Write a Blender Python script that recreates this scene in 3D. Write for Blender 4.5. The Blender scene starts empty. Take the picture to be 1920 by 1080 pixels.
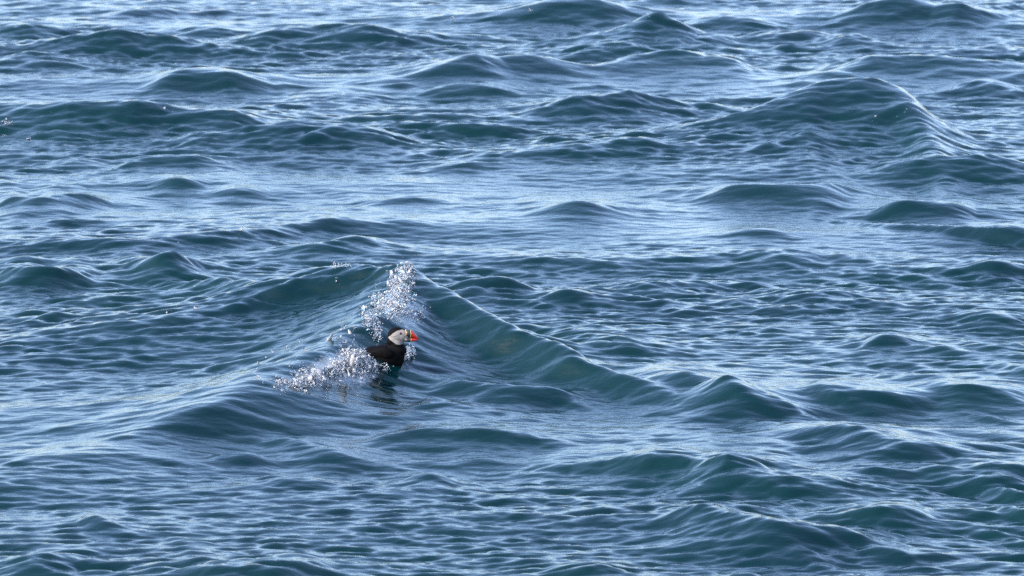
import bpy, bmesh, math, random
import numpy as np
from mathutils import Vector, Matrix

random.seed(7)
rng = np.random.default_rng(11)
SC = bpy.context.scene
COL = SC.collection
R = math.radians

# ------------------------------------------------------------------ camera
CAM = np.array((0.0, -30.0, 4.9))
PITCH = R(9.0)
LENS = 205.0
cd = bpy.data.cameras.new('camera')
cam = bpy.data.objects.new('camera', cd)
COL.objects.link(cam)
cam.location = CAM
cam.rotation_euler = (R(90) - PITCH, 0, 0)
cd.lens = LENS
cd.sensor_width = 36.0
cd.clip_start = 0.5
cd.clip_end = 20000
cd.dof.use_dof = True
cd.dof.focus_distance = 29.0
cd.dof.aperture_fstop = 9.0
SC.camera = cam

# ------------------------------------------------------------------ sky, sun, exposure
SUN_EL, SUN_AZ = R(36), R(-112)      # azimuth measured clockwise from +Y (the view direction)
w = bpy.data.worlds.new('World')
SC.world = w
w.use_nodes = True
nt = w.node_tree
bg = nt.nodes['Background']
sky = nt.nodes.new('ShaderNodeTexSky')
sky.sky_type = 'NISHITA'
sky.sun_disc = False
sky.sun_elevation = SUN_EL
sky.sun_rotation = SUN_AZ
sky.air_density = 1.0
sky.dust_density = 1.3
sky.ozone_density = 3.5
bg.inputs['Strength'].default_value = 0.15
wb = nt.nodes.new('ShaderNodeMix')               # the photograph's cool white balance, even over the whole sky
wb.data_type = 'RGBA'
wb.blend_type = 'MULTIPLY'
wb.inputs['Factor'].default_value = 1.0
wb.inputs['B'].default_value = (1.04, 1.0, 1.03, 1)
nt.links.new(sky.outputs[0], wb.inputs['A'])
nt.links.new(wb.outputs['Result'], bg.inputs[0])

sl = bpy.data.lights.new('sun', 'SUN')
sl.energy = 2.0
sl.angle = R(0.5)
sl.color = (1.0, 0.95, 0.88)
so = bpy.data.objects.new('sun', sl)
COL.objects.link(so)
sd = Vector((math.sin(SUN_AZ) * math.cos(SUN_EL), math.cos(SUN_AZ) * math.cos(SUN_EL), math.sin(SUN_EL)))
so.rotation_euler = sd.to_track_quat('Z', 'Y').to_euler()
so.location = (0, 0, 30)

SC.view_settings.view_transform = 'Standard'
SC.view_settings.look = 'None'
SC.view_settings.exposure = 1.85
SC.view_settings.gamma = 1.0
SC.cycles.use_denoising = False
SC.cycles.sample_clamp_indirect = 4.0
SC.view_settings.use_curve_mapping = False

# ------------------------------------------------------------------ helpers
def at(px, py, z):
    """the place at height z that the survey photograph (1920 x 1080) shows at (px, py)"""
    dx = (px - 960) / 1920 * 36.0 / LENS
    dy = (540 - py) / 1920 * 36.0 / LENS
    c, s = math.cos(PITCH), math.sin(PITCH)
    d = np.array((dx, c + dy * s, -s + dy * c))
    t = (z - CAM[2]) / d[2]
    return CAM + d * t


def tag(o, label=None, cat=None, group=None, kind=None):
    for k, v in (('label', label), ('category', cat), ('group', group), ('kind', kind)):
        if v:
            o[k] = v
    return o


def mesh_obj(name, verts, faces, mats, parent=None, smooth=True):
    me = bpy.data.meshes.new(name)
    me.from_pydata([tuple(v) for v in verts], [], faces)
    for m in (mats if isinstance(mats, (list, tuple)) else [mats]):
        me.materials.append(m)
    if smooth:
        me.polygons.foreach_set('use_smooth', [True] * len(me.polygons))
    me.update()
    o = bpy.data.objects.new(name, me)
    COL.objects.link(o)
    o.parent = parent
    return o


def new_mat(name):
    m = bpy.data.materials.new(name)
    m.use_nodes = True
    return m, m.node_tree, m.node_tree.nodes['Principled BSDF']


def setp(b, **kw):
    for k, v in kw.items():
        b.inputs[k.replace('_', ' ')].default_value = v


# ------------------------------------------------------------------ the sea surface
def ocean_tile(n, size, bands, seed):
    """a periodic patch of wind waves. bands: (short wavelength, long wavelength, rms slope, heading, spread)"""
    g = np.random.default_rng(seed)
    k1 = np.fft.fftfreq(n, size / n) * 2 * np.pi
    kx, ky = np.meshgrid(k1, k1, indexing='xy')
    k = np.hypot(kx, ky)
    k[0, 0] = 1
    th = np.arctan2(ky, kx)
    noise = np.fft.fft2(g.standard_normal((n, n)))
    out = []
    for lo, hi, slope, head, spread in bands:
        a, b = 2 * np.pi / hi, 2 * np.pi / lo
        win = 1 / (1 + (a / k) ** 8) / (1 + (k / b) ** 6)
        F = noise * win * k ** -2.0 * np.abs(np.cos(th - head)) ** spread
        F[0, 0] = 0
        sx = np.fft.ifft2(1j * kx * F).real
        sy = np.fft.ifft2(1j * ky * F).real
        F *= slope / math.sqrt((sx ** 2 + sy ** 2).mean())
        h = np.fft.ifft2(F).real
        if lo in (0.26, 0.14):                                      # wind chop: peaked crests over flat troughs
            sdv = h.std()
            h = sdv * (0.75 * np.exp(np.clip(0.85 * h / sdv, -6, 2.2)) - 1.0)
        ddx = np.fft.ifft2(1j * kx / k * F).real
        ddy = np.fft.ifft2(1j * ky / k * F).real
        out.append((h, ddx, ddy))
    return out


TN, TL = 2048, 26.0
# heading of the crests' normals: mostly towards the viewer, crossing seas either side of it
TILE = ocean_tile(TN, TL, [
    (0.70, 2.6, 0.045, R(-94), 7.0),
    (0.26, 0.9, 0.052, R(-86), 7.0),
    (0.10, 0.30, 0.088, R(-96), 6.0),
    (0.035, 0.12, 0.150, R(-90), 4.0),
    (0.14, 0.60, 0.068, R(38), 8.0),      # crossing sea, crests falling to the right
    (0.14, 0.60, 0.068, R(135), 8.0),     # crossing sea, crests rising to the right
], 5)


def tile_sample(arr, x, y):
    u = (x / TL) % 1.0 * TN
    v = (y / TL) % 1.0 * TN
    i = np.floor(u).astype(np.int64)
    j = np.floor(v).astype(np.int64)
    fu, fv = u - i, v - j
    i %= TN
    j %= TN
    i1, j1 = (i + 1) % TN, (j + 1) % TN
    return (arr[j, i] * (1 - fu) + arr[j, i1] * fu) * (1 - fv) + (arr[j1, i] * (1 - fu) + arr[j1, i1] * fu) * fv


# crest lines of the waves one can point at: survey points, crest height (m), length of the front slope, of the back slope
WAVES = []
SINK = 0.05


def wave(pts, amp, wf, wb, zs=None, e=0.02, hs=None, pf=1.25):
    n = len(pts)
    if zs is None:
        amp *= 0.62 if pts[0][1] < 330 else 0.72
        if pts[0][1] < 330:                               # long low crests far out
            cx = sum(p[0] for p in pts) / n
            pts = [(cx + (p[0] - cx) * 1.3, p[1]) for p in pts]
        wf *= 0.74
        flat = 0.2 if pts[0][1] < 330 else 0.7          # the arch of a far crest is mostly its height
        a, b = pts[0], pts[-1]
        pts = [(p[0], (lambda c: c + (p[1] - c) * flat)(a[1] + (b[1] - a[1]) * (p[0] - a[0]) / (b[0] - a[0]))) for p in pts]
        L = np.cumsum([0] + [math.dist(pts[i], pts[i + 1]) for i in range(n - 1)])
        zs = [amp * (0.3 + 0.7 * math.sin(math.pi * min(max(l / L[-1], 0), 1)) ** 0.8) for l in L]
    far = pts[0][1] < 330
    P = np.array([at(p[0], p[1], (np.mean(zs) if far else z) - SINK)[:2] for p, z in zip(pts, zs)])
    if far:                                               # a far crest's arch is its height, not a bend towards the viewer
        c = P[:, 1].mean()
        P[:, 1] = c + np.clip(P[:, 1] - c, -0.35, 0.35) * 0.8
    for _ in range(60):                                   # ease out any fold in the line
        ax = P[-1] - P[0]
        g = np.diff((P - P[0]) @ ax / (ax @ ax))
        if g.min() > 0.25 / n:
            break
        P[1:-1] = P[1:-1] * 0.8 + 0.1 * (P[:-2] + P[2:])
    WAVES.append((P, np.array(hs or zs), wf, wb, e, pf))


def curve(xk, yk, x):
    """smooth curve through the knots, straight beyond them"""
    m = np.gradient(yk, xk)
    i = np.clip(np.searchsorted(xk, x) - 1, 0, len(xk) - 2)
    h = xk[i + 1] - xk[i]
    t = (x - xk[i]) / h
    tc = np.clip(t, 0, 1)
    v = ((1 + 2 * tc) * (1 - tc) ** 2 * yk[i] + tc * (1 - tc) ** 2 * h * m[i]
         + tc ** 2 * (3 - 2 * tc) * yk[i + 1] + tc ** 2 * (tc - 1) * h * m[i + 1])
    return v


# the wave that carries the bird: back crest, breaking front ridge, right shoulder
wave([(60, 640), (250, 600), (420, 556), (540, 522), (640, 494), (705, 486), (762, 497), (830, 512), (900, 524), (960, 534)], .40, .86, .50,
     [.08, .13, .2, .28, .35, .39, .39, .30, .2, .1], .07, [.08, .13, .2, .28, .34, .36, .31, .10, .02, .01])
wave([(-60, 905), (150, 850), (330, 786), (440, 738), (540, 686), (625, 640), (685, 590), (728, 540), (764, 498)], .40, .34, .50,
     [.04, .07, .12, .16, .20, .245, .30, .35, .39], .05, [.04, .07, .12, .16, .20, .24, .275, .30, .30])
wave([(764, 498), (800, 543), (850, 588), (905, 618), (960, 632), (1010, 640)], .4, .36, .26,
     [.39, .30, .19, .10, .05, .02], .07, [.30, .235, .13, .06, .02, .01])
# the tall wave at the upper right
wave([(1100, 226), (1280, 212), (1400, 205), (1475, 196), (1530, 180), (1590, 178), (1640, 182), (1700, 192), (1760, 206), (1840, 220)], .3, .85, .5,
     [.08, .14, .20, .26, .33, .35, .34, .28, .15, .04], .03)
wave([(1440, 268), (1560, 250), (1640, 232), (1700, 216)], .2, .40, .5, [.06, .12, .18, .18], .04)
wave([(1140, 50), (1180, 47), (1222, 44), (1265, 46), (1310, 50)], .2, .40, .45, [.10, .16, .21, .16, .08], .04)
for a in [
    # steps on the slope right of the bird
    ([(850, 612), (900, 620), (960, 640)], .09, .20, .2),
    ([(880, 668), (950, 672), (1030, 690)], .08, .20, .2),
    ([(760, 742), (850, 752), (960, 775)], .09, .22, .25),
    # lower right, crests falling to the right
    ([(1040, 604), (1100, 616), (1170, 636), (1215, 664)], .09, .28, .25),
    ([(1210, 690), (1290, 698), (1360, 706), (1420, 735), (1495, 775)], .18, .30, .30),
    ([(1480, 732), (1560, 722), (1640, 728), (1760, 748)], .12, .25, .3),
    ([(990, 692), (1060, 684), (1115, 706)], .10, .22, .22),
    ([(800, 655), (880, 643), (960, 662)], .05, .14, .2),
    ([(800, 700), (900, 712), (1000, 720), (1100, 746)], .13, .28, .25),
    ([(1080, 862), (1180, 836), (1270, 826), (1370, 848), (1480, 872), (1690, 905)], .19, .30, .4),
    ([(1160, 884), (1210, 868), (1262, 884)], .07, .14, .15),
    ([(1490, 790), (1590, 802), (1700, 830), (1810, 852)], .12, .25, .3),
    ([(1200, 965), (1290, 935), (1400, 958), (1500, 982), (1650, 1015)], .16, .28, .35),
    ([(1560, 972), (1680, 945), (1765, 962)], .11, .22, .3),
    ([(1750, 900), (1840, 885), (1930, 880)], .10, .22, .3),
    ([(1620, 636), (1655, 625), (1725, 640)], .08, .18, .2),
    ([(1700, 735), (1800, 722), (1920, 730)], .10, .22, .3),
    ([(1780, 590), (1850, 580), (1920, 600)], .08, .18, .2),
    # lower left and bottom
    ([(480, 832), (540, 816), (620, 836), (705, 862)], .09, .2, .25),
    ([(690, 830), (790, 792), (930, 802), (1010, 830)], .11, .25, .3),
    ([(380, 872), (440, 846), (500, 858)], .07, .16, .2),
    ([(150, 990), (190, 964), (235, 984)], .07, .16, .2),
    ([(330, 1066), (420, 1048), (520, 1041), (610, 1058)], .13, .25, .35),
    ([(735, 904), (790, 880), (855, 898)], .08, .18, .2),
    ([(480, 905), (560, 890), (640, 912)], .06, .16, .2),
    ([(0, 1050), (80, 1040), (160, 1055)], .07, .18, .25),
    ([(1000, 1060), (1080, 1050), (1180, 1066)], .07, .18, .25),
    ([(-20, 700), (90, 690), (200, 704)], .06, .25, .3),
    ([(360, 690), (410, 672), (450, 680)], .05, .16, .2),
    # middle
    ([(815, 545), (890, 528), (960, 530), (1015, 548)], .10, .2, .25),
    ([(990, 556), (1075, 540), (1140, 560)], .09, .2, .25),
    ([(1150, 545), (1240, 524), (1330, 530)], .08, .22, .3),
    ([(1375, 482), (1460, 473), (1545, 484)], .08, .2, .3),
    ([(1440, 560), (1540, 545), (1640, 552)], .07, .2, .3),
    ([(1780, 442), (1850, 430), (1930, 420)], .10, .22, .3),
    ([(1800, 500), (1860, 490), (1930, 500)], .07, .2, .3),
    ([(0, 460), (150, 446), (240, 446), (330, 436), (470, 424), (560, 412), (640, 404), (725, 418)], .13, .25, .4),
    ([(505, 474), (600, 452), (680, 440), (750, 450)], .11, .22, .3),
    ([(-20, 512), (70, 497), (130, 496), (175, 516)], .13, .25, .3),
    ([(230, 506), (310, 484), (380, 500)], .12, .22, .3),
    ([(-20, 376), (60, 364), (130, 352), (205, 374)], .14, .25, .35),
    ([(285, 344), (340, 330), (405, 344)], .09, .2, .3),
    ([(400, 360), (470, 350), (520, 358)], .06, .2, .3),
    ([(95, 308), (150, 297), (190, 306)], .09, .2, .3),
    ([(225, 308), (290, 290), (370, 287), (425, 305)], .16, .28, .35),
    ([(970, 392), (1080, 379), (1195, 390)], .11, .25, .4),
    ([(650, 375), (760, 368), (880, 362)], .07, .25, .4),
    ([(1270, 352), (1400, 342), (1520, 341), (1570, 337), (1650, 358)], .16, .28, .4),
    ([(1640, 392), (1715, 368), (1780, 374), (1830, 394)], .14, .28, .3),
    ([(1670, 318), (1720, 302), (1800, 304), (1930, 308)], .20, .35, .4),
    ([(800, 320), (860, 312), (940, 312)], .07, .2, .3),
    ([(1350, 435), (1430, 428), (1500, 436)], .06, .2, .3),
    # the tall wave at the upper right
    ([(1030, 206), (1130, 186), (1200, 163), (1270, 186)], .24, .45, .5),
    ([(930, 302), (1060, 276), (1200, 262), (1300, 268)], .18, .45, .5),
    # upper left
    ([(-60, 206), (40, 189), (130, 207), (250, 207), (350, 206), (470, 218)], .30, .65, .6),
    ([(370, 244), (480, 230), (560, 221), (640, 230), (730, 244)], .30, .50, .5),
    ([(690, 242), (790, 208), (860, 218), (970, 232)], .18, .35, .5),
    ([(290, 154), (350, 123), (420, 136), (480, 148)], .20, .38, .45),
    ([(-20, 60), (60, 46), (135, 52)], .20, .40, .5),
    ([(60, 84), (190, 66), (290, 70), (365, 80)], .22, .40, .5),
    ([(-20, 130), (100, 110), (200, 90)], .15, .40, .5),
    ([(205, 32), (290, 12), (340, 10)], .15, .35, .5),
    ([(490, 70), (590, 42), (640, 45), (725, 56)], .20, .35, .5),
    ([(595, 76), (690, 63), (815, 60)], .20, .35, .5),
    ([(375, 98), (430, 92), (490, 98)], .10, .25, .4),
    ([(350, 60), (400, 52), (460, 58)], .10, .25, .4),
    # top middle and right
    ([(790, 140), (850, 118), (920, 104), (1060, 102)], .28, .50, .6),
    ([(930, 24), (1060, 9), (1140, 12), (1195, 18)], .25, .45, .6),
    ([(1075, 102), (1140, 78), (1200, 83), (1240, 94)], .16, .40, .45),
    ([(1155, 112), (1250, 86), (1320, 92), (1380, 112)], .25, .42, .45),
    ([(1290, 22), (1400, 40), (1440, 52)], .14, .35, .4),
    ([(1400, 66), (1470, 57), (1540, 66)], .14, .32, .45),
    ([(1600, 18), (1690, 2), (1770, 6), (1835, 28)], .26, .45, .6),
    ([(1570, 86), (1615, 67), (1640, 76)], .14, .3, .4),
    ([(1590, 124), (1660, 90), (1715, 94), (1770, 112), (1920, 114)], .24, .45, .5),
    ([(1800, 168), (1860, 158), (1920, 160)], .14, .35, .5),
    ([(540, 186), (620, 176), (720, 182)], .10, .3, .5),
    ([(1480, 140), (1560, 134), (1620, 150)], .10, .3, .5),
    ([(820, 165), (900, 160), (960, 172)], .12, .3, .5),
]:
    wave(*a)


def ridges(X, Y):
    """height of the pointed-at waves, blended so that meeting crests join instead of piling up"""
    acc = np.zeros_like(X)
    RAG = np.random.default_rng(77)
    for P, hs, wf, wb, e, pf in WAVES:
        m = 6 * max(wf, wb)
        end = 0.6 * max(wf, wb)
        ax = P[-1] - P[0]
        ln = math.hypot(*ax)
        ax = ax / ln
        Q = P - P[0]
        pu, pv = Q @ ax, Q @ np.array((-ax[1], ax[0]))
        U = (X - P[0, 0]) * ax[0] + (Y - P[0, 1]) * ax[1]
        V = (Y - P[0, 1]) * ax[0] - (X - P[0, 0]) * ax[1]
        ok = (U > -3 * end) & (U < ln + 3 * end) & (V > pv.min() - m) & (V < pv.max() + m)
        sel = np.nonzero(ok)
        if not len(sel[0]):
            continue
        u, v = U[sel], V[sel]
        xx = np.linspace(-3 * end, ln + 3 * end, 400)
        yc = curve(pu, pv, xx)
        # round the line off so it has no corner
        k = np.exp(-np.linspace(-2, 2, 31) ** 2)
        k /= k.sum()
        yc = np.convolve(np.pad(yc, 15, mode='edge'), k, 'valid')
        am = np.clip(curve(pu, hs, xx), 0, hs.max() * 1.05)
        out = np.maximum(np.maximum(-xx, xx - ln), 0)
        am = am * np.exp(-(out / end) ** 2)
        cs = 1 / np.sqrt(1 + np.gradient(yc, xx) ** 2)
        d = (v - np.interp(u, xx, yc)) * np.interp(u, xx, cs)
        width = np.where(d < 0, wf, wb)
        am = am * (1 + 0.13 * np.interp(xx, np.arange(-3, 12, 0.21), RAG.standard_normal(len(np.arange(-3, 12, 0.21)))) * (e < 0.025))
        h = np.interp(u, xx, am) * np.exp(-((np.sqrt(d ** 2 + e ** 2) - e) / width) ** np.where(d < 0, pf, 1.2))
        acc[sel] += h ** 4
    return acc ** 0.25


# slicks of calmer water: (px, py, half width, half depth in survey points, calming)
CALM = []
for _px, _py, _rx, _ry, _k in [(620, 325, 420, 34, .75), (1050, 330, 420, 34, .7), (150, 345, 330, 45, .6), (1000, 415, 520, 36, .65), (1500, 430, 380, 40, .6),
                               (1480, 620, 360, 48, .7), (1180, 500, 360, 26, .7), (180, 470, 330, 18, .5), (220, 940, 380, 90, .7), (1300, 1010, 520, 50, .6), (650, 960, 380, 60, .55), (180, 800, 260, 60, .45),
                               (1780, 560, 240, 60, .55), (1100, 780, 200, 25, .4), (150, 150, 260, 22, .5), (1800, 60, 240, 18, .5), (700, 20, 300, 14, .5),
                               (1480, 235, 260, 36, .6), (590, 560, 150, 45, .75), (560, 245, 200, 20, .6), (180, 225, 220, 18, .6), (850, 650, 110, 40, .5)]:
    _c = at(_px, _py, 0.0)
    CALM.append((_c[0], _c[1], abs(at(_px + _rx, _py, 0.0)[0] - _c[0]), abs(at(_px, _py - _ry, 0.0)[1] - at(_px, _py + _ry, 0.0)[1]) / 2, _k))


def sea_surface(X, Y, spacing):
    """displaced positions of the still-water points X, Y"""
    # slow wander of the crest lines so that no ridge is a ruled line
    h1, h2 = TILE[0], TILE[1]
    wx = tile_sample(h1[0], X + 7, Y + 3) * 1.6 + tile_sample(h2[0], X + 3, Y + 11) * 2.5
    wy = tile_sample(h1[0], X + 15, Y + 9) * 1.6 + tile_sample(h2[0], X + 17, Y + 2) * 2.2
    big = ridges(X + wx, Y + wy)
    Z = big - SINK
    DX = np.zeros_like(X)
    DY = np.zeros_like(X)
    gust = 1 + 2.2 * tile_sample(h1[0], X * 0.35 + 4, Y * 0.35 + 8) / h1[0].std() * 0.16
    gust = np.clip(gust, 0.45, 1.6)
    near = np.clip((44 - (Y - CAM[1])) / 20, 0, 1)
    def ramp(v, a, b):
        return np.clip((v - a) / (b - a), 0, 1)
    fall = ramp(X, -0.8, 1.2) * ramp(-Y, -4.5, -1.0)
    rise = np.maximum(ramp(-X, -0.3, 1.0), ramp(X, -0.5, 1.0) * ramp(Y, 3.5, 6.5)) * 0.8
    one = np.ones_like(X)
    calm = np.ones_like(X)
    for cx, cy, a, b, k in CALM:
        calm *= 1 - k * np.exp(-(((X - cx) / a) ** 2 + ((Y - cy) / b) ** 2) ** 1.3)
    mid = 1 - 0.55 * np.maximum(fall, rise)
    cut = (1.2, 0.45, 0.14, 0.05, 0.2, 0.2)
    chop = (0.9, 0.9, 0.8, 0.5, 0.9, 0.9)
    gusty = (0, .3, .7, 1, .4, .4)
    where = (one, mid * calm, 0.30 + 0.85 * calm, 0.85 + 0.3 * calm, fall * calm, rise * calm)
    for (h, dx, dy), c, ch, gg, wt in zip(TILE, cut, chop, gusty, where):
        fade = np.clip(1.6 - spacing / c, 0, 1) * (1 + gg * (gust - 1)) * wt
        Z += tile_sample(h, X, Y) * fade
        DX -= tile_sample(dx, X, Y) * fade * ch
        DY -= tile_sample(dy, X, Y) * fade * ch
    return X + DX, Y + DY, Z


def axis(lo, hi, step, far):
    core = np.arange(lo, hi, step)
    out, s = [], step
    p = core[-1]
    while p < far:
        s *= 1.12
        p += s
        out.append(p)
    left, s, p = [], step, core[0]
    while p > -far:
        s *= 1.12
        p -= s
        left.append(p)
    return np.concatenate([left[::-1], core, out])


xs = axis(-4.6, 4.6, 0.0115, 6000)
# rows: closer together near the viewer
rows, y = [], -6.6
while y < 19.0:
    rows.append(y)
    y += 0.017 * max(1.0, ((y + 30) / 29.0) ** 1.6)
core = np.array(rows)
tail = axis(0, 1, 1, 6000)
up, s, p = [], 0.035, core[-1]
while p < 9000:
    s *= 1.10
    p += s
    up.append(p)
dn, s, p = [], 0.02, core[0]
while p > -3000:
    s *= 1.12
    p -= s
    dn.append(p)
ys = np.concatenate([dn[::-1], core, up])
GX, GY = np.meshgrid(xs, ys, indexing='xy')
sp = np.maximum(np.gradient(xs)[None, :], np.gradient(ys)[:, None] * 0.6)
SX, SY, SZ = sea_surface(GX, GY, sp)
ny, nx = GX.shape
print('sea grid', nx, ny, nx * ny)


def grid_height(x, y):
    i = np.clip(np.searchsorted(xs, x) - 1, 0, nx - 2)
    j = np.clip(np.searchsorted(ys, y) - 1, 0, ny - 2)
    u = (x - xs[i]) / (xs[i + 1] - xs[i])
    v = (y - ys[j]) / (ys[j + 1] - ys[j])
    return (SZ[j, i] * (1 - u) + SZ[j, i + 1] * u) * (1 - v) + (SZ[j + 1, i] * (1 - u) + SZ[j + 1, i + 1] * u) * v


def on_water(px, py):
    """where the line of sight through survey point px, py first meets the water"""
    A = np.array([at(a, b, 0.9) for a, b in zip(px, py)])
    B = np.array([at(a, b, -0.5) for a, b in zip(px, py)])
    prev = None
    res = B.copy()
    done = np.zeros(len(px), bool)
    for t in np.linspace(0, 1, 260):
        p = A + (B - A) * t
        g = p[:, 2] - grid_height(p[:, 0], p[:, 1])
        hit = (g < 0) & ~done
        res[hit] = p[hit]
        done |= hit
    return res


def sea_material():
    m, t, b = new_mat('sea_water')
    setp(b, IOR=1.333, Roughness=0.04, Base_Color=(0.006, 0.062, 0.075, 1))
    tc = t.nodes.new('ShaderNodeTexCoord')
    mp = t.nodes.new('ShaderNodeMapping')
    mp.inputs['Scale'].default_value = (0.45, 1.0, 1.0)
    mp.inputs['Rotation'].default_value = (0, 0, R(12))
    n1 = t.nodes.new('ShaderNodeTexNoise')
    n1.inputs['Scale'].default_value = 26
    n1.inputs['Detail'].default_value = 3
    n1.inputs['Roughness'].default_value = 0.55
    bp = t.nodes.new('ShaderNodeBump')
    bp.inputs['Strength'].default_value = 0.5
    bp.inputs['Distance'].default_value = 0.008
    t.links.new(tc.outputs['Object'], mp.inputs[0])
    t.links.new(mp.outputs[0], n1.inputs['Vector'])
    t.links.new(n1.outputs[0], bp.inputs['Height'])
    t.links.new(bp.outputs[0], b.inputs['Normal'])
    # plankton-green and slate patches in the water body
    n2 = t.nodes.new('ShaderNodeTexNoise')
    n2.inputs['Scale'].default_value = 0.5
    n2.inputs['Detail'].default_value = 2
    cr = t.nodes.new('ShaderNodeValToRGB')
    cr.color_ramp.elements[0].position = 0.35
    cr.color_ramp.elements[0].color = (0.0003, 0.0115, 0.0130, 1)
    cr.color_ramp.elements[1].position = 0.65
    cr.color_ramp.elements[1].color = (0.0003, 0.0150, 0.0140, 1)
    t.links.new(tc.outputs['Object'], n2.inputs['Vector'])
    t.links.new(n2.outputs[0], cr.inputs[0])
    ch = t.nodes.new('ShaderNodeAttribute')
    ch.attribute_name = 'churn'
    n3 = t.nodes.new('ShaderNodeTexNoise')
    n3.inputs['Scale'].default_value = 38
    n3.inputs['Detail'].default_value = 5
    n3.inputs['Roughness'].default_value = 0.65
    n3.inputs['Distortion'].default_value = 0.6
    t.links.new(tc.outputs['Object'], n3.inputs['Vector'])
    ad = t.nodes.new('ShaderNodeMath')
    ad.operation = 'ADD'
    t.links.new(ch.outputs['Fac'], ad.inputs[0])
    t.links.new(n3.outputs[0], ad.inputs[1])
    lace = t.nodes.new('ShaderNodeMapRange')
    lace.inputs['From Min'].default_value = 1.08
    lace.inputs['From Max'].default_value = 1.7
    t.links.new(ad.outputs[0], lace.inputs['Value'])
    mx = t.nodes.new('ShaderNodeMix')
    mx.data_type = 'RGBA'
    mx.inputs['B'].default_value = (0.34, 0.38, 0.40, 1)
    t.links.new(lace.outputs[0], mx.inputs['Factor'])
    t.links.new(cr.outputs[0], mx.inputs['A'])
    t.links.new(mx.outputs['Result'], b.inputs['Base Color'])
    rr = t.nodes.new('ShaderNodeMapRange')
    rr.inputs['To Min'].default_value = 0.12
    rr.inputs['To Max'].default_value = 0.3
    t.links.new(lace.outputs[0], rr.inputs['Value'])
    t.links.new(rr.outputs[0], b.inputs['Roughness'])
    return m


# patches of churned, bubbly water: (px, py, reach across, reach along the sight line, strength)
CHURN = [(748, 560, .10, .30, .9), (752, 588, .11, .22, .9), (758, 525, .07, .25, .8), (668, 688, .10, .22, 1.1), (640, 695, .12, .20, .9), (600, 706, .12, .2, .7),
         (560, 718, .12, .2, .5), (766, 664, .05, .12, .7), (705, 620, .07, .2, .5), (520, 724, .12, .2, .4), (720, 692, .12, .14, .35),
         (18, 232, .05, .2, .45), (35, 261, .10, .3, .4)]


def build_sea():
    me = bpy.data.meshes.new('sea')
    V = np.column_stack([SX.ravel(), SY.ravel(), SZ.ravel()]).astype(np.float32)
    idx = np.arange(nx * ny, dtype=np.int32).reshape(ny, nx)
    Q = np.stack([idx[:-1, :-1], idx[:-1, 1:], idx[1:, 1:], idx[1:, :-1]], -1).reshape(-1, 4)
    me.vertices.add(len(V))
    me.vertices.foreach_set('co', V.ravel())
    me.loops.add(Q.size)
    me.loops.foreach_set('vertex_index', Q.ravel())
    me.polygons.add(len(Q))
    me.polygons.foreach_set('loop_start', np.arange(0, Q.size, 4, dtype=np.int32))
    me.polygons.foreach_set('use_smooth', np.ones(len(Q), dtype=bool))
    me.update(calc_edges=True)
    churn = np.zeros(nx * ny)
    q = on_water([c[0] for c in CHURN], [c[1] for c in CHURN])
    for (px, py, a, b, k), p in zip(CHURN, q):
        churn += 0.9 * k * np.exp(-((V[:, 0] - p[0]) / a) ** 2 - ((V[:, 1] - p[1]) / b) ** 2)
    at_ = me.attributes.new('churn', 'FLOAT', 'POINT')
    at_.data.foreach_set('value', np.clip(churn, 0, 1.2).astype(np.float32))
    me.materials.append(sea_material())
    o = bpy.data.objects.new('sea', me)
    COL.objects.link(o)
    tag(o, 'choppy dark teal sea with pale blue sky reflections', kind='structure')
    return o


sea = build_sea()

# ------------------------------------------------------------------ the puffin
def plumage(name, col, rough, mask=None, col2=None):
    m, t, b = new_mat(name)
    setp(b, Base_Color=(*col, 1), Roughness=rough, IOR=1.4, Specular_IOR_Level=0.1)
    tc = t.nodes.new('ShaderNodeTexCoord')
    mp = t.nodes.new('ShaderNodeMapping')
    mp.inputs['Scale'].default_value = (0.6, 1.0, 1.6)
    n = t.nodes.new('ShaderNodeTexNoise')
    n.inputs['Scale'].default_value = 260
    n.inputs['Detail'].default_value = 4
    bp = t.nodes.new('ShaderNodeBump')
    bp.inputs['Strength'].default_value = 0.35
    bp.inputs['Distance'].default_value = 0.002
    t.links.new(tc.outputs['Object'], mp.inputs[0])
    t.links.new(mp.outputs[0], n.inputs['Vector'])
    t.links.new(n.outputs[0], bp.inputs['Height'])
    t.links.new(bp.outputs[0], b.inputs['Normal'])
    if mask:
        at_ = t.nodes.new('ShaderNodeAttribute')
        at_.attribute_name = mask
        wob = t.nodes.new('ShaderNodeMath')
        wob.operation = 'MULTIPLY_ADD'
        wob.inputs[1].default_value = 0.004
        t.links.new(n.outputs[0], wob.inputs[0])
        t.links.new(at_.outputs['Fac'], wob.inputs[2])
        mr = t.nodes.new('ShaderNodeMapRange')
        mr.inputs['From Min'].default_value = 0.0005
        mr.inputs['From Max'].default_value = 0.0035
        t.links.new(wob.outputs[0], mr.inputs['Value'])
        mx = t.nodes.new('ShaderNodeMix')
        mx.data_type = 'RGBA'
        mx.inputs['A'].default_value = (*col, 1)
        mx.inputs['B'].default_value = (*col2, 1)
        t.links.new(mr.outputs[0], mx.inputs['Factor'])
        t.links.new(mx.outputs['Result'], b.inputs['Base Color'])
    return m


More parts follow.
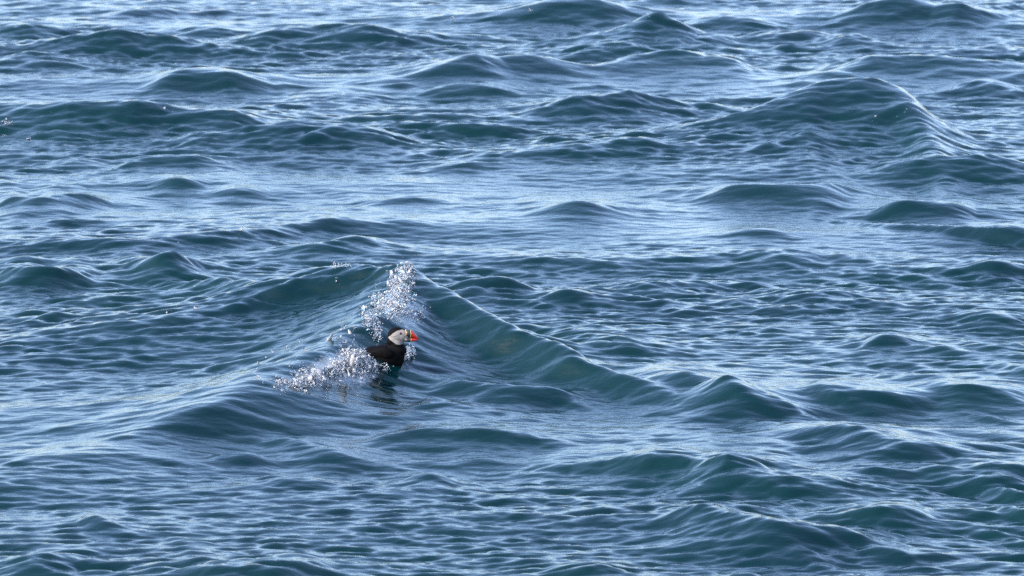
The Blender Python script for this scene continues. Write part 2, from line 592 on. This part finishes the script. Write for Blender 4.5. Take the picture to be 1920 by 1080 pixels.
def plain(name, col, rough=0.4, noise=0.15):
    m, t, b = new_mat(name)
    setp(b, Roughness=rough)
    tc = t.nodes.new('ShaderNodeTexCoord')
    n = t.nodes.new('ShaderNodeTexNoise')
    n.inputs['Scale'].default_value = 180
    mx = t.nodes.new('ShaderNodeMix')
    mx.data_type = 'RGBA'
    mx.inputs['A'].default_value = (*[c * (1 - noise) for c in col], 1)
    mx.inputs['B'].default_value = (*[min(1, c * (1 + noise)) for c in col], 1)
    t.links.new(tc.outputs['Object'], n.inputs['Vector'])
    t.links.new(n.outputs[0], mx.inputs['Factor'])
    t.links.new(mx.outputs['Result'], b.inputs['Base Color'])
    return m


def ellipsoid(c, r, tilt=0.0, u=20, v=12):
    vs, fs = [], []
    ct, st = math.cos(tilt), math.sin(tilt)
    for j in range(v + 1):
        a = math.pi * j / v
        for i in range(u):
            b = 2 * math.pi * i / u
            x, yy, z = r[0] * math.sin(a) * math.cos(b), r[1] * math.sin(a) * math.sin(b), r[2] * math.cos(a)
            vs.append((c[0] + x * ct - z * st, c[1] + yy, c[2] + x * st + z * ct))
    for j in range(v):
        for i in range(u):
            q = (j * u + i, (j + 1) * u + i, (j + 1) * u + (i + 1) % u, j * u + (i + 1) % u)
            fs.append(q)
    return vs, fs


def fused(name, blobs, voxel, smooth_it):
    """one continuous skin round overlapping ellipsoids"""
    vs, fs = [], []
    for bl in blobs:
        a, f = ellipsoid(*bl)
        o = len(vs)
        vs += a
        fs += [tuple(i + o for i in q) for q in f]
    bm = bmesh.new()
    me = bpy.data.meshes.new(name)
    me.from_pydata(vs, [], fs)
    bm.from_mesh(me)
    bmesh.ops.remove_doubles(bm, verts=bm.verts, dist=1e-6)
    bmesh.ops.recalc_face_normals(bm, faces=bm.faces)
    bm.to_mesh(me)
    bm.free()
    o = bpy.data.objects.new(name, me)
    COL.objects.link(o)
    md = o.modifiers.new('r', 'REMESH')
    md.mode = 'VOXEL'
    md.voxel_size = voxel
    ms = o.modifiers.new('s', 'SMOOTH')
    ms.factor = 0.5
    ms.iterations = smooth_it
    dg = bpy.context.evaluated_depsgraph_get()
    dg.update()
    out = bpy.data.meshes.new_from_object(o.evaluated_get(dg))
    out.name = name
    bpy.data.objects.remove(o)
    bpy.data.meshes.remove(me)
    return out


def signed_polygon(P, x, z):
    """positive inside polygon P"""
    best = np.full(len(x), 1e9)
    ins = np.zeros(len(x), bool)
    n = len(P)
    for i in range(n):
        a, b = np.array(P[i]), np.array(P[(i + 1) % n])
        d = b - a
        t = np.clip(((x - a[0]) * d[0] + (z - a[1]) * d[1]) / (d @ d), 0, 1)
        best = np.minimum(best, np.hypot(x - a[0] - t * d[0], z - a[1] - t * d[1]))
        c = ((a[1] > z) != (b[1] > z)) & (x < (b[0] - a[0]) * (z - a[1]) / (b[1] - a[1] + 1e-12) + a[0])
        ins ^= c
    return np.where(ins, best, -best)


def build_puffin():
    root = bpy.data.objects.new('puffin', None)
    COL.objects.link(root)
    p = on_water(np.array([722.0]), np.array([672.0]))[0]
    root.location = (p[0], p[1], p[2] - 0.023)
    root.scale = (1.04, 1.04, 0.93)
    root.rotation_euler = (R(2), R(-2), R(-8))
    tag(root, 'black puffin with white face and orange bill swimming beneath the breaking wave', 'puffin')

    BLACK, WHITE = (0.0022, 0.0019, 0.0020), (0.24, 0.21, 0.185)
    m_black = plumage('black_plumage', BLACK, 0.75)
    m_body = plumage('puffin_plumage', BLACK, 0.75, 'face', WHITE)
    m_dark = plain('slate_bill', (0.035, 0.035, 0.042), 0.35)
    m_yel = plain('yellow_bill', (0.45, 0.27, 0.10), 0.4)
    m_org = plain('orange_bill', (0.36, 0.019, 0.009), 0.38)
    m_groove = plain('bill_groove', (0.42, 0.03, 0.012), 0.45)
    m_eye, _, b = new_mat('eye_black')
    setp(b, Base_Color=(0.01, 0.006, 0.005, 1), Roughness=0.08)
    m_ring = plain('red_eye_ring', (0.14, 0.02, 0.014), 0.5)
    m_lid = plain('grey_eyelid', (0.12, 0.12, 0.14), 0.5)

    mm = 0.001
    blobs = [(tuple(c * mm for c in cc), tuple(r * mm for r in rr), R(tt)) for cc, rr, tt in [
        ((-5, 0, 22), (98, 72, 76), 0), ((28, 0, 14), (50, 62, 60), 0), ((40, 0, 44), (56, 58, 56), 0), ((-50, 0, 40), (56, 50, 52), -8), ((62, 0, 62), (38, 44, 44), 0),
        ((58, 0, 88), (38, 36, 40), 0), ((56, 0, 112), (37, 31, 34), 0), ((62, 0, 149), (44, 31, 44), 12), ((80, 0, 147), (38, 28, 38), 0),
        ((96, 0, 144), (26, 21, 30), 0), ((56, 0, 156), (36, 27, 34), 20), ((44, 0, 118), (32, 31, 34), 0), ((70, 0, 66), (36, 42, 36), 0)]]
    me = fused('body', blobs, 0.0026, 14)
    me.materials.append(m_body)
    me.polygons.foreach_set('use_smooth', [True] * len(me.polygons))
    co = np.empty(len(me.vertices) * 3)
    me.vertices.foreach_get('co', co)
    co = co.reshape(-1, 3)
    face = [(22, 141), (36, 152), (50, 166), (66, 176), (86, 181), (103, 177), (124, 165), (124, 112), (96, 104), (80, 104), (62, 107), (44, 122), (32, 132)]
    sdm = signed_polygon([(a * mm, b * mm) for a, b in face], co[:, 0], co[:, 2])
    sdm -= np.clip(0.008 - np.abs(co[:, 1]), 0, 1) * (co[:, 2] > 0.155)        # dark centre line of the crown
    a = me.attributes.new('face', 'FLOAT', 'POINT')
    a.data.foreach_set('value', sdm.astype(np.float32))
    body = bpy.data.objects.new('body', me)
    COL.objects.link(body)
    body.parent = root

    # bill: thin, deep wedge built as stations from the face to the tip; each band is a piece of it
    def bill_outline(t):
        """upper and lower edge at station t (0 at the face, 1 at the tip), and half thickness"""
        up = 178 + 4 * t - 54 * t ** 2.9
        lo = 115 - 5 * math.sin(t * 2.2) + 13 * t ** 3
        return up, lo, (17.5 * (1 - t) ** 0.8 + 2.6)

    def bill_piece(name, t0, t1, mat, parent, grow=0.0, part='all', steps=7):
        vs, fs = [], []
        NS = 18
        for i in range(steps + 1):
            t = t0 + (t1 - t0) * i / steps
            up, lo, th = bill_outline(t)
            mid = lo + (up - lo) * 0.36
            if part == 'upper':
                lo = mid + 0.4
            elif part == 'lower':
                up = mid - 0.4
            th += grow
            for j in range(NS):
                an = 2 * math.pi * j / NS
                cz, cy = math.cos(an), math.sin(an)
                zc = (up + lo) / 2 + (up - lo + 2 * grow) / 2 * cz
                # bands lean: the edge of the bill runs back at its top and foot
                lean = -9 * cz ** 2 + 3 * cz
                vs.append(((108 + 57 * t + lean * (1 - 0.5 * t)) * mm, th * (abs(cy) ** 0.85) * math.copysign(1, cy) * mm, zc * mm))
        for i in range(steps):
            for j in range(NS):
                fs.append((i * NS + j, i * NS + (j + 1) % NS, (i + 1) * NS + (j + 1) % NS, (i + 1) * NS + j))
        fs.append(tuple(range(NS))[::-1])
        fs.append(tuple(steps * NS + j for j in range(NS)))
        return mesh_obj(name, vs, fs, mat, parent)

    up = bill_piece('upper_bill', 0.05, 1.0, m_org, root, 0, 'upper', 14)
    lw = bill_piece('lower_bill', 0.05, 0.97, m_org, root, 0, 'lower', 14)
    bill_piece('bill_base', 0.02, 0.085, m_yel, up, 1.0, 'upper', 3)
    bill_piece('slate_band', 0.085, 0.40, m_dark, up, 0.5, 'upper', 5)
    bill_piece('yellow_band', 0.40, 0.455, m_yel, up, 0.9, 'upper', 3)
    bill_piece('slate_band', 0.02, 0.40, m_dark, lw, 0.5, 'lower', 5)
    bill_piece('yellow_band', 0.40, 0.445, m_yel, lw, 0.9, 'lower', 3)
    for t in (0.60, 0.74):
        bill_piece('bill_groove', t, t + 0.02, m_groove, up, 0.35, 'upper', 2)

    dg = bpy.context.evaluated_depsgraph_get()
    dg.update()
    for s in (-1, 1):
        # find the face surface at the eye
        near = np.argmin(np.hypot(co[:, 0] - 0.084, co[:, 2] - 0.163) + np.where(co[:, 1] * s > 0, 0, 1))
        ey = co[near, 1]
        v, f = ellipsoid((0.084, ey - s * 0.0005, 0.163), (0.0062, 0.0035, 0.0078))
        e = mesh_obj('eye', v, f, m_ring, root)
        v, f = ellipsoid((0.084, ey + s * 0.0016, 0.163), (0.0044, 0.003, 0.0055))
        mesh_obj('pupil', v, f, m_eye, e)
        # crease running back from the eye
        vs, fs = [], []
        pts = [(0.080, 0.158), (0.070, 0.1535), (0.060, 0.151), (0.050, 0.149), (0.040, 0.147)]
        for i, (x, z) in enumerate(pts):
            k = np.argmin(np.hypot(co[:, 0] - x, co[:, 2] - z) + np.where(co[:, 1] * s > 0, 0, 1))
            yy = co[k, 1] + s * 0.0006
            wv = 0.0014 * math.sin(math.pi * (i + 0.6) / 5.4)
            vs += [(x, yy, z + wv), (x, yy + s * 0.0006, z), (x, yy, z - wv), (x, yy - s * 0.004, z)]
        for i in range(len(pts) - 1):
            for j in range(4):
                q = (i * 4 + j, i * 4 + (j + 1) % 4, i * 4 + 4 + (j + 1) % 4, i * 4 + 4 + j)
                fs.append(q if s < 0 else q[::-1])
        mesh_obj('eye_crease', vs, fs, m_lid, root)
        # orange rosette at the corner of the mouth
        k = np.argmin(np.hypot(co[:, 0] - 0.103, co[:, 2] - 0.131) + np.where(co[:, 1] * s > 0, 0, 1))
        v, f = ellipsoid((0.104, co[k, 1] - s * 0.001, 0.131), (0.006, 0.003, 0.0075), 0.3)
        mesh_obj('mouth_rosette', v, f, m_yel, root)

        # folded wing: a long shallow shell on the flank, with the primaries behind
        wing_bl = [((0.012 - 0.012 * i, s * (0.058 - 0.0004 * i * i), 0.062 - 0.0004 * i), (0.040 - 0.002 * i, 0.014, 0.036 - 0.0032 * i), R(3)) for i in range(8)]
        wm = fused('wing', wing_bl, 0.003, 8)
        wm.materials.append(m_black)
        wm.polygons.foreach_set('use_smooth', [True] * len(wm.polygons))
        wing = bpy.data.objects.new('wing', wm)
        COL.objects.link(wing)
        wing.parent = root
        for i in range(4):
            L, zc = 0.050 - 0.005 * i, 0.070 - 0.0075 * i
            vs, fs = [], []
            n = 6
            for q in range(n + 1):
                t = q / n
                wd = 0.0062 * (math.sin(math.pi * min(1, 0.18 + t * 0.82)) ** 0.6) + 0.0004
                x = -0.058 - L * t
                yy = s * (0.040 - 0.018 * t)
                z = zc + 0.004 * t - 0.012 * t * t
                vs += [(x, yy, z + wd), (x, yy + s * 0.0022, z), (x, yy, z - wd), (x, yy - s * 0.001, z)]
            for q in range(n):
                for j in range(4):
                    fs.append((q * 4 + j, q * 4 + (j + 1) % 4, q * 4 + 4 + (j + 1) % 4, q * 4 + 4 + j))
            mesh_obj('feather', vs, fs, m_black, wing)
    # short tail
    v, f = ellipsoid((-0.092, 0, 0.050), (0.026, 0.020, 0.008), R(-14))
    mesh_obj('tail', v, f, m_black, root)
    return root


puffin = build_puffin()

# ------------------------------------------------------------------ spray and foam
def ico():
    bm = bmesh.new()
    bmesh.ops.create_icosphere(bm, subdivisions=1, radius=1)
    v = np.array([x.co[:] for x in bm.verts])
    f = np.array([[x.index for x in q.verts] for q in bm.faces])
    bm.free()
    return v, f


ICO_V, ICO_F = ico()


def drops_mesh(name, P, S, mats, label, cat, mat_share, stretch=0.5, seed=1):
    """many drops and froth bubbles of water as one mass"""
    g = np.random.default_rng(seed)
    n = len(P)
    ax = g.standard_normal((n, 3))
    ax[:, 2] = np.abs(ax[:, 2]) + 0.3
    ax /= np.linalg.norm(ax, axis=1, keepdims=True)
    ax[g.random(n) < 0.25] = np.array((0.35, -0.45, -0.8)) / 0.982
    st = 1 + stretch * g.exponential(1.0, n) * 1.6
    V = np.empty((n, len(ICO_V), 3))
    flake = g.random(n) < 0.15                            # torn scraps of water film among the drops
    nrm = g.standard_normal((n, 3))
    nrm /= np.linalg.norm(nrm, axis=1, keepdims=True)
    S = S * np.where(flake, 2.4, 1.0)
    jit = 1 + 0.25 * g.standard_normal((n, len(ICO_V), 1))
    base = ICO_V[None] * jit
    along = (base * ax[:, None, :]).sum(-1, keepdims=True)
    base = base + along * ax[:, None, :] * (st - 1)[:, None, None]
    thin = np.where(flake, 0.82, 0.0)[:, None, None]
    base = base - (base * nrm[:, None, :]).sum(-1, keepdims=True) * nrm[:, None, :] * thin
    V = base * S[:, None, None] + P[:, None, :]
    F = (ICO_F[None] + (np.arange(n) * len(ICO_V))[:, None, None]).reshape(-1, 3).astype(np.int32)
    me = bpy.data.meshes.new(name)
    me.vertices.add(n * len(ICO_V))
    me.vertices.foreach_set('co', V.astype(np.float32).ravel())
    me.loops.add(F.size)
    me.loops.foreach_set('vertex_index', F.ravel())
    me.polygons.add(len(F))
    me.polygons.foreach_set('loop_start', np.arange(0, F.size, 3, dtype=np.int32))
    me.polygons.foreach_set('use_smooth', np.ones(len(F), bool))
    mi = (g.random(n) < mat_share).astype(np.int32)
    for m in mats:
        me.materials.append(m)
    me.polygons.foreach_set('material_index', np.repeat(mi, len(ICO_F)))
    me.update(calc_edges=True)
    o = bpy.data.objects.new(name, me)
    COL.objects.link(o)
    tag(o, label, cat, kind='stuff')
    return o


def foam_mats():
    m1, t, b = new_mat('clear_drop')
    setp(b, Base_Color=(0.92, 0.97, 0.97, 1), Roughness=0.03, IOR=1.333, Transmission_Weight=1.0)
    m2, t, b = new_mat('white_froth')
    setp(b, Base_Color=(0.52, 0.51, 0.51, 1), Roughness=0.2, IOR=1.333, Transmission_Weight=0.45)
    return [m1, m2]


FOAM = foam_mats()


def spray(name, label, cat, spots, mat_share, seed):
    """spots: (px, py, sx, sy, count, lift, size) patches of the water surface the spray hangs over"""
    g = np.random.default_rng(seed)
    PX, PY, LF, SZ_ = [], [], [], []
    for px, py, sx, sy, c, lift, size in spots:
        c = int(c * 4.5) if px > 400 and px < 900 else c
        nc = max(2, c // 14)
        sx, sy = sx * 0.85, sy * 0.9
        own = (g.random(c) ** 1.5 * nc).astype(int)
        jx, jy = g.standard_normal((2, nc))
        PX.append(px + jx[own] * sx * 0.95 + g.standard_normal(c) * min(2.4, sx * 0.4))
        PY.append(py + jy[own] * sy * 0.95 + g.standard_normal(c) * min(2.0, sy * 0.4))
        LF.append(g.exponential(1, c) * lift)
        SZ_.append(size * np.exp(g.standard_normal(c) * 0.65) * np.where(g.random(c) < 0.012, 2.0, 1.0))
    PX, PY, LF, SZ_ = map(np.concatenate, (PX, PY, LF, SZ_))
    SZ_ = SZ_ * np.where((PX > 400) & (PX < 900) & (PY > 470), 0.27, 0.22)
    P = on_water(PX, PY)
    # the drops fly up and forward of the face they left
    P[:, 1] -= LF * 0.8
    P[:, 2] += LF * 0.55
    return drops_mesh(name, P, SZ_, FOAM, label, cat, mat_share, 0.45, seed)


spray('spray', 'glittering spray tumbling down from the wave peak above the bird', 'spray', [
    (764, 506, 8, 7, 110, .02, .0040), (754, 525, 12, 10, 220, .02, .0046), (747, 550, 15, 12, 330, .02, .0048),
    (744, 572, 17, 10, 360, .02, .0050), (752, 588, 19, 6, 270, .02, .0046), (775, 594, 10, 5, 90, .01, .0042),
    (715, 575, 14, 14, 130, .03, .0042), (795, 598, 8, 1.5, 12, .01, .0030), (700, 600, 10, 10, 70, .03, .0045),
    (683, 600, 6, 10, 60, .02, .0040), (705, 625, 9, 12, 90, .03, .0045)], 0.55, 21)
spray('foam', 'white foam heaped on the wave front behind the tail of the bird', 'foam', [
    (668, 680, 12, 10, 900, .015, .0056), (650, 690, 16, 9, 700, .015, .0052), (620, 704, 18, 6, 420, .012, .0048),
    (675, 700, 10, 8, 300, .012, .0048), (664, 664, 14, 7, 130, .012, .0038), (690, 705, 8, 4, 60, .01, .004),
    (590, 708, 20, 8, 170, .02, .0045), (570, 716, 14, 8, 150, .02, .0045)], 0.72, 22)
spray('spray', 'scattered bright droplets strung along the wave front left of the foam', 'spray', [
    (545, 722, 25, 8, 70, .01, .0040), (515, 722, 18, 6, 40, .01, .0040), (560, 655, 40, 8, 20, .01, .0036),
    (610, 645, 30, 12, 30, .01, .0036), (655, 632, 18, 16, 36, .012, .0038), (560, 690, 60, 20, 30, .01, .0034)], 0.6, 23)
spray('spray', 'small clear splash thrown up at the breast of the puffin', 'spray', [
    (765, 662, 6, 4, 130, .02, .0042), (772, 668, 6, 4, 90, .02, .004), (755, 672, 8, 3, 60, .015, .004),
    (710, 697, 14, 4, 40, .015, .0045), (735, 692, 20, 3, 12, .006, .004), (700, 684, 10, 3, 90, .005, .004), (745, 681, 9, 2, 80, .005, .004), (722, 684, 14, 2, 60, .004, .0036)], 0.45, 24)
spray('spray', 'few bright droplets on the back crest left of the wave peak', 'spray', [
    (630, 500, 8, 2, 30, .01, .0038), (655, 498, 8, 4, 15, .01, .003), (633, 525, 4, 4, 6, .01, .0045)], 0.6, 25)
spray('foam', 'small white foam flecks on the dark wave at far left', 'foam', [
    (18, 232, 7, 3, 110, .012, .007), (20, 258, 10, 3, 25, .01, .006), (55, 264, 10, 2, 20, .02, .006),
    (95, 215, 6, 8, 14, .01, .004), (125, 209, 6, 2, 8, .01, .004), (35, 200, 8, 4, 6, .01, .004)], 0.7, 26)
spray('spray', 'pale droplets scattered on the dark wave at upper left', 'spray', [
    (305, 213, 10, 6, 16, .03, .006), (330, 218, 4, 3, 4, .03, .006)], 0.7, 27)
spray('spray', 'tiny pale droplets at the tip of the tall wave upper right', 'spray', [
    (1690, 215, 22, 8, 16, .03, .006), (1665, 235, 30, 12, 8, .03, .005)], 0.6, 28)
spray('spray', 'tiny droplets blown off the distant crest at top centre', 'spray', [
    (985, 20, 20, 3, 18, .04, .007), (870, 35, 20, 3, 6, .03, .007), (1215, 40, 6, 5, 6, .03, .006)], 0.6, 29)

spray('foam', 'few tiny white foam flecks drifting on the calm water at left centre', 'foam', [
    (455, 433, 5, 1, 7, .004, .007), (530, 425, 6, 1, 8, .004, .007), (330, 454, 4, 1, 4, .004, .006)], 0.9, 30)
spray('foam', 'sparse bubbles and flecks trailing on the wave slope at lower left', 'foam', [
    (360, 578, 20, 4, 14, .004, .006), (300, 590, 25, 5, 8, .004, .006), (480, 690, 50, 14, 14, .004, .003)], 0.8, 31)
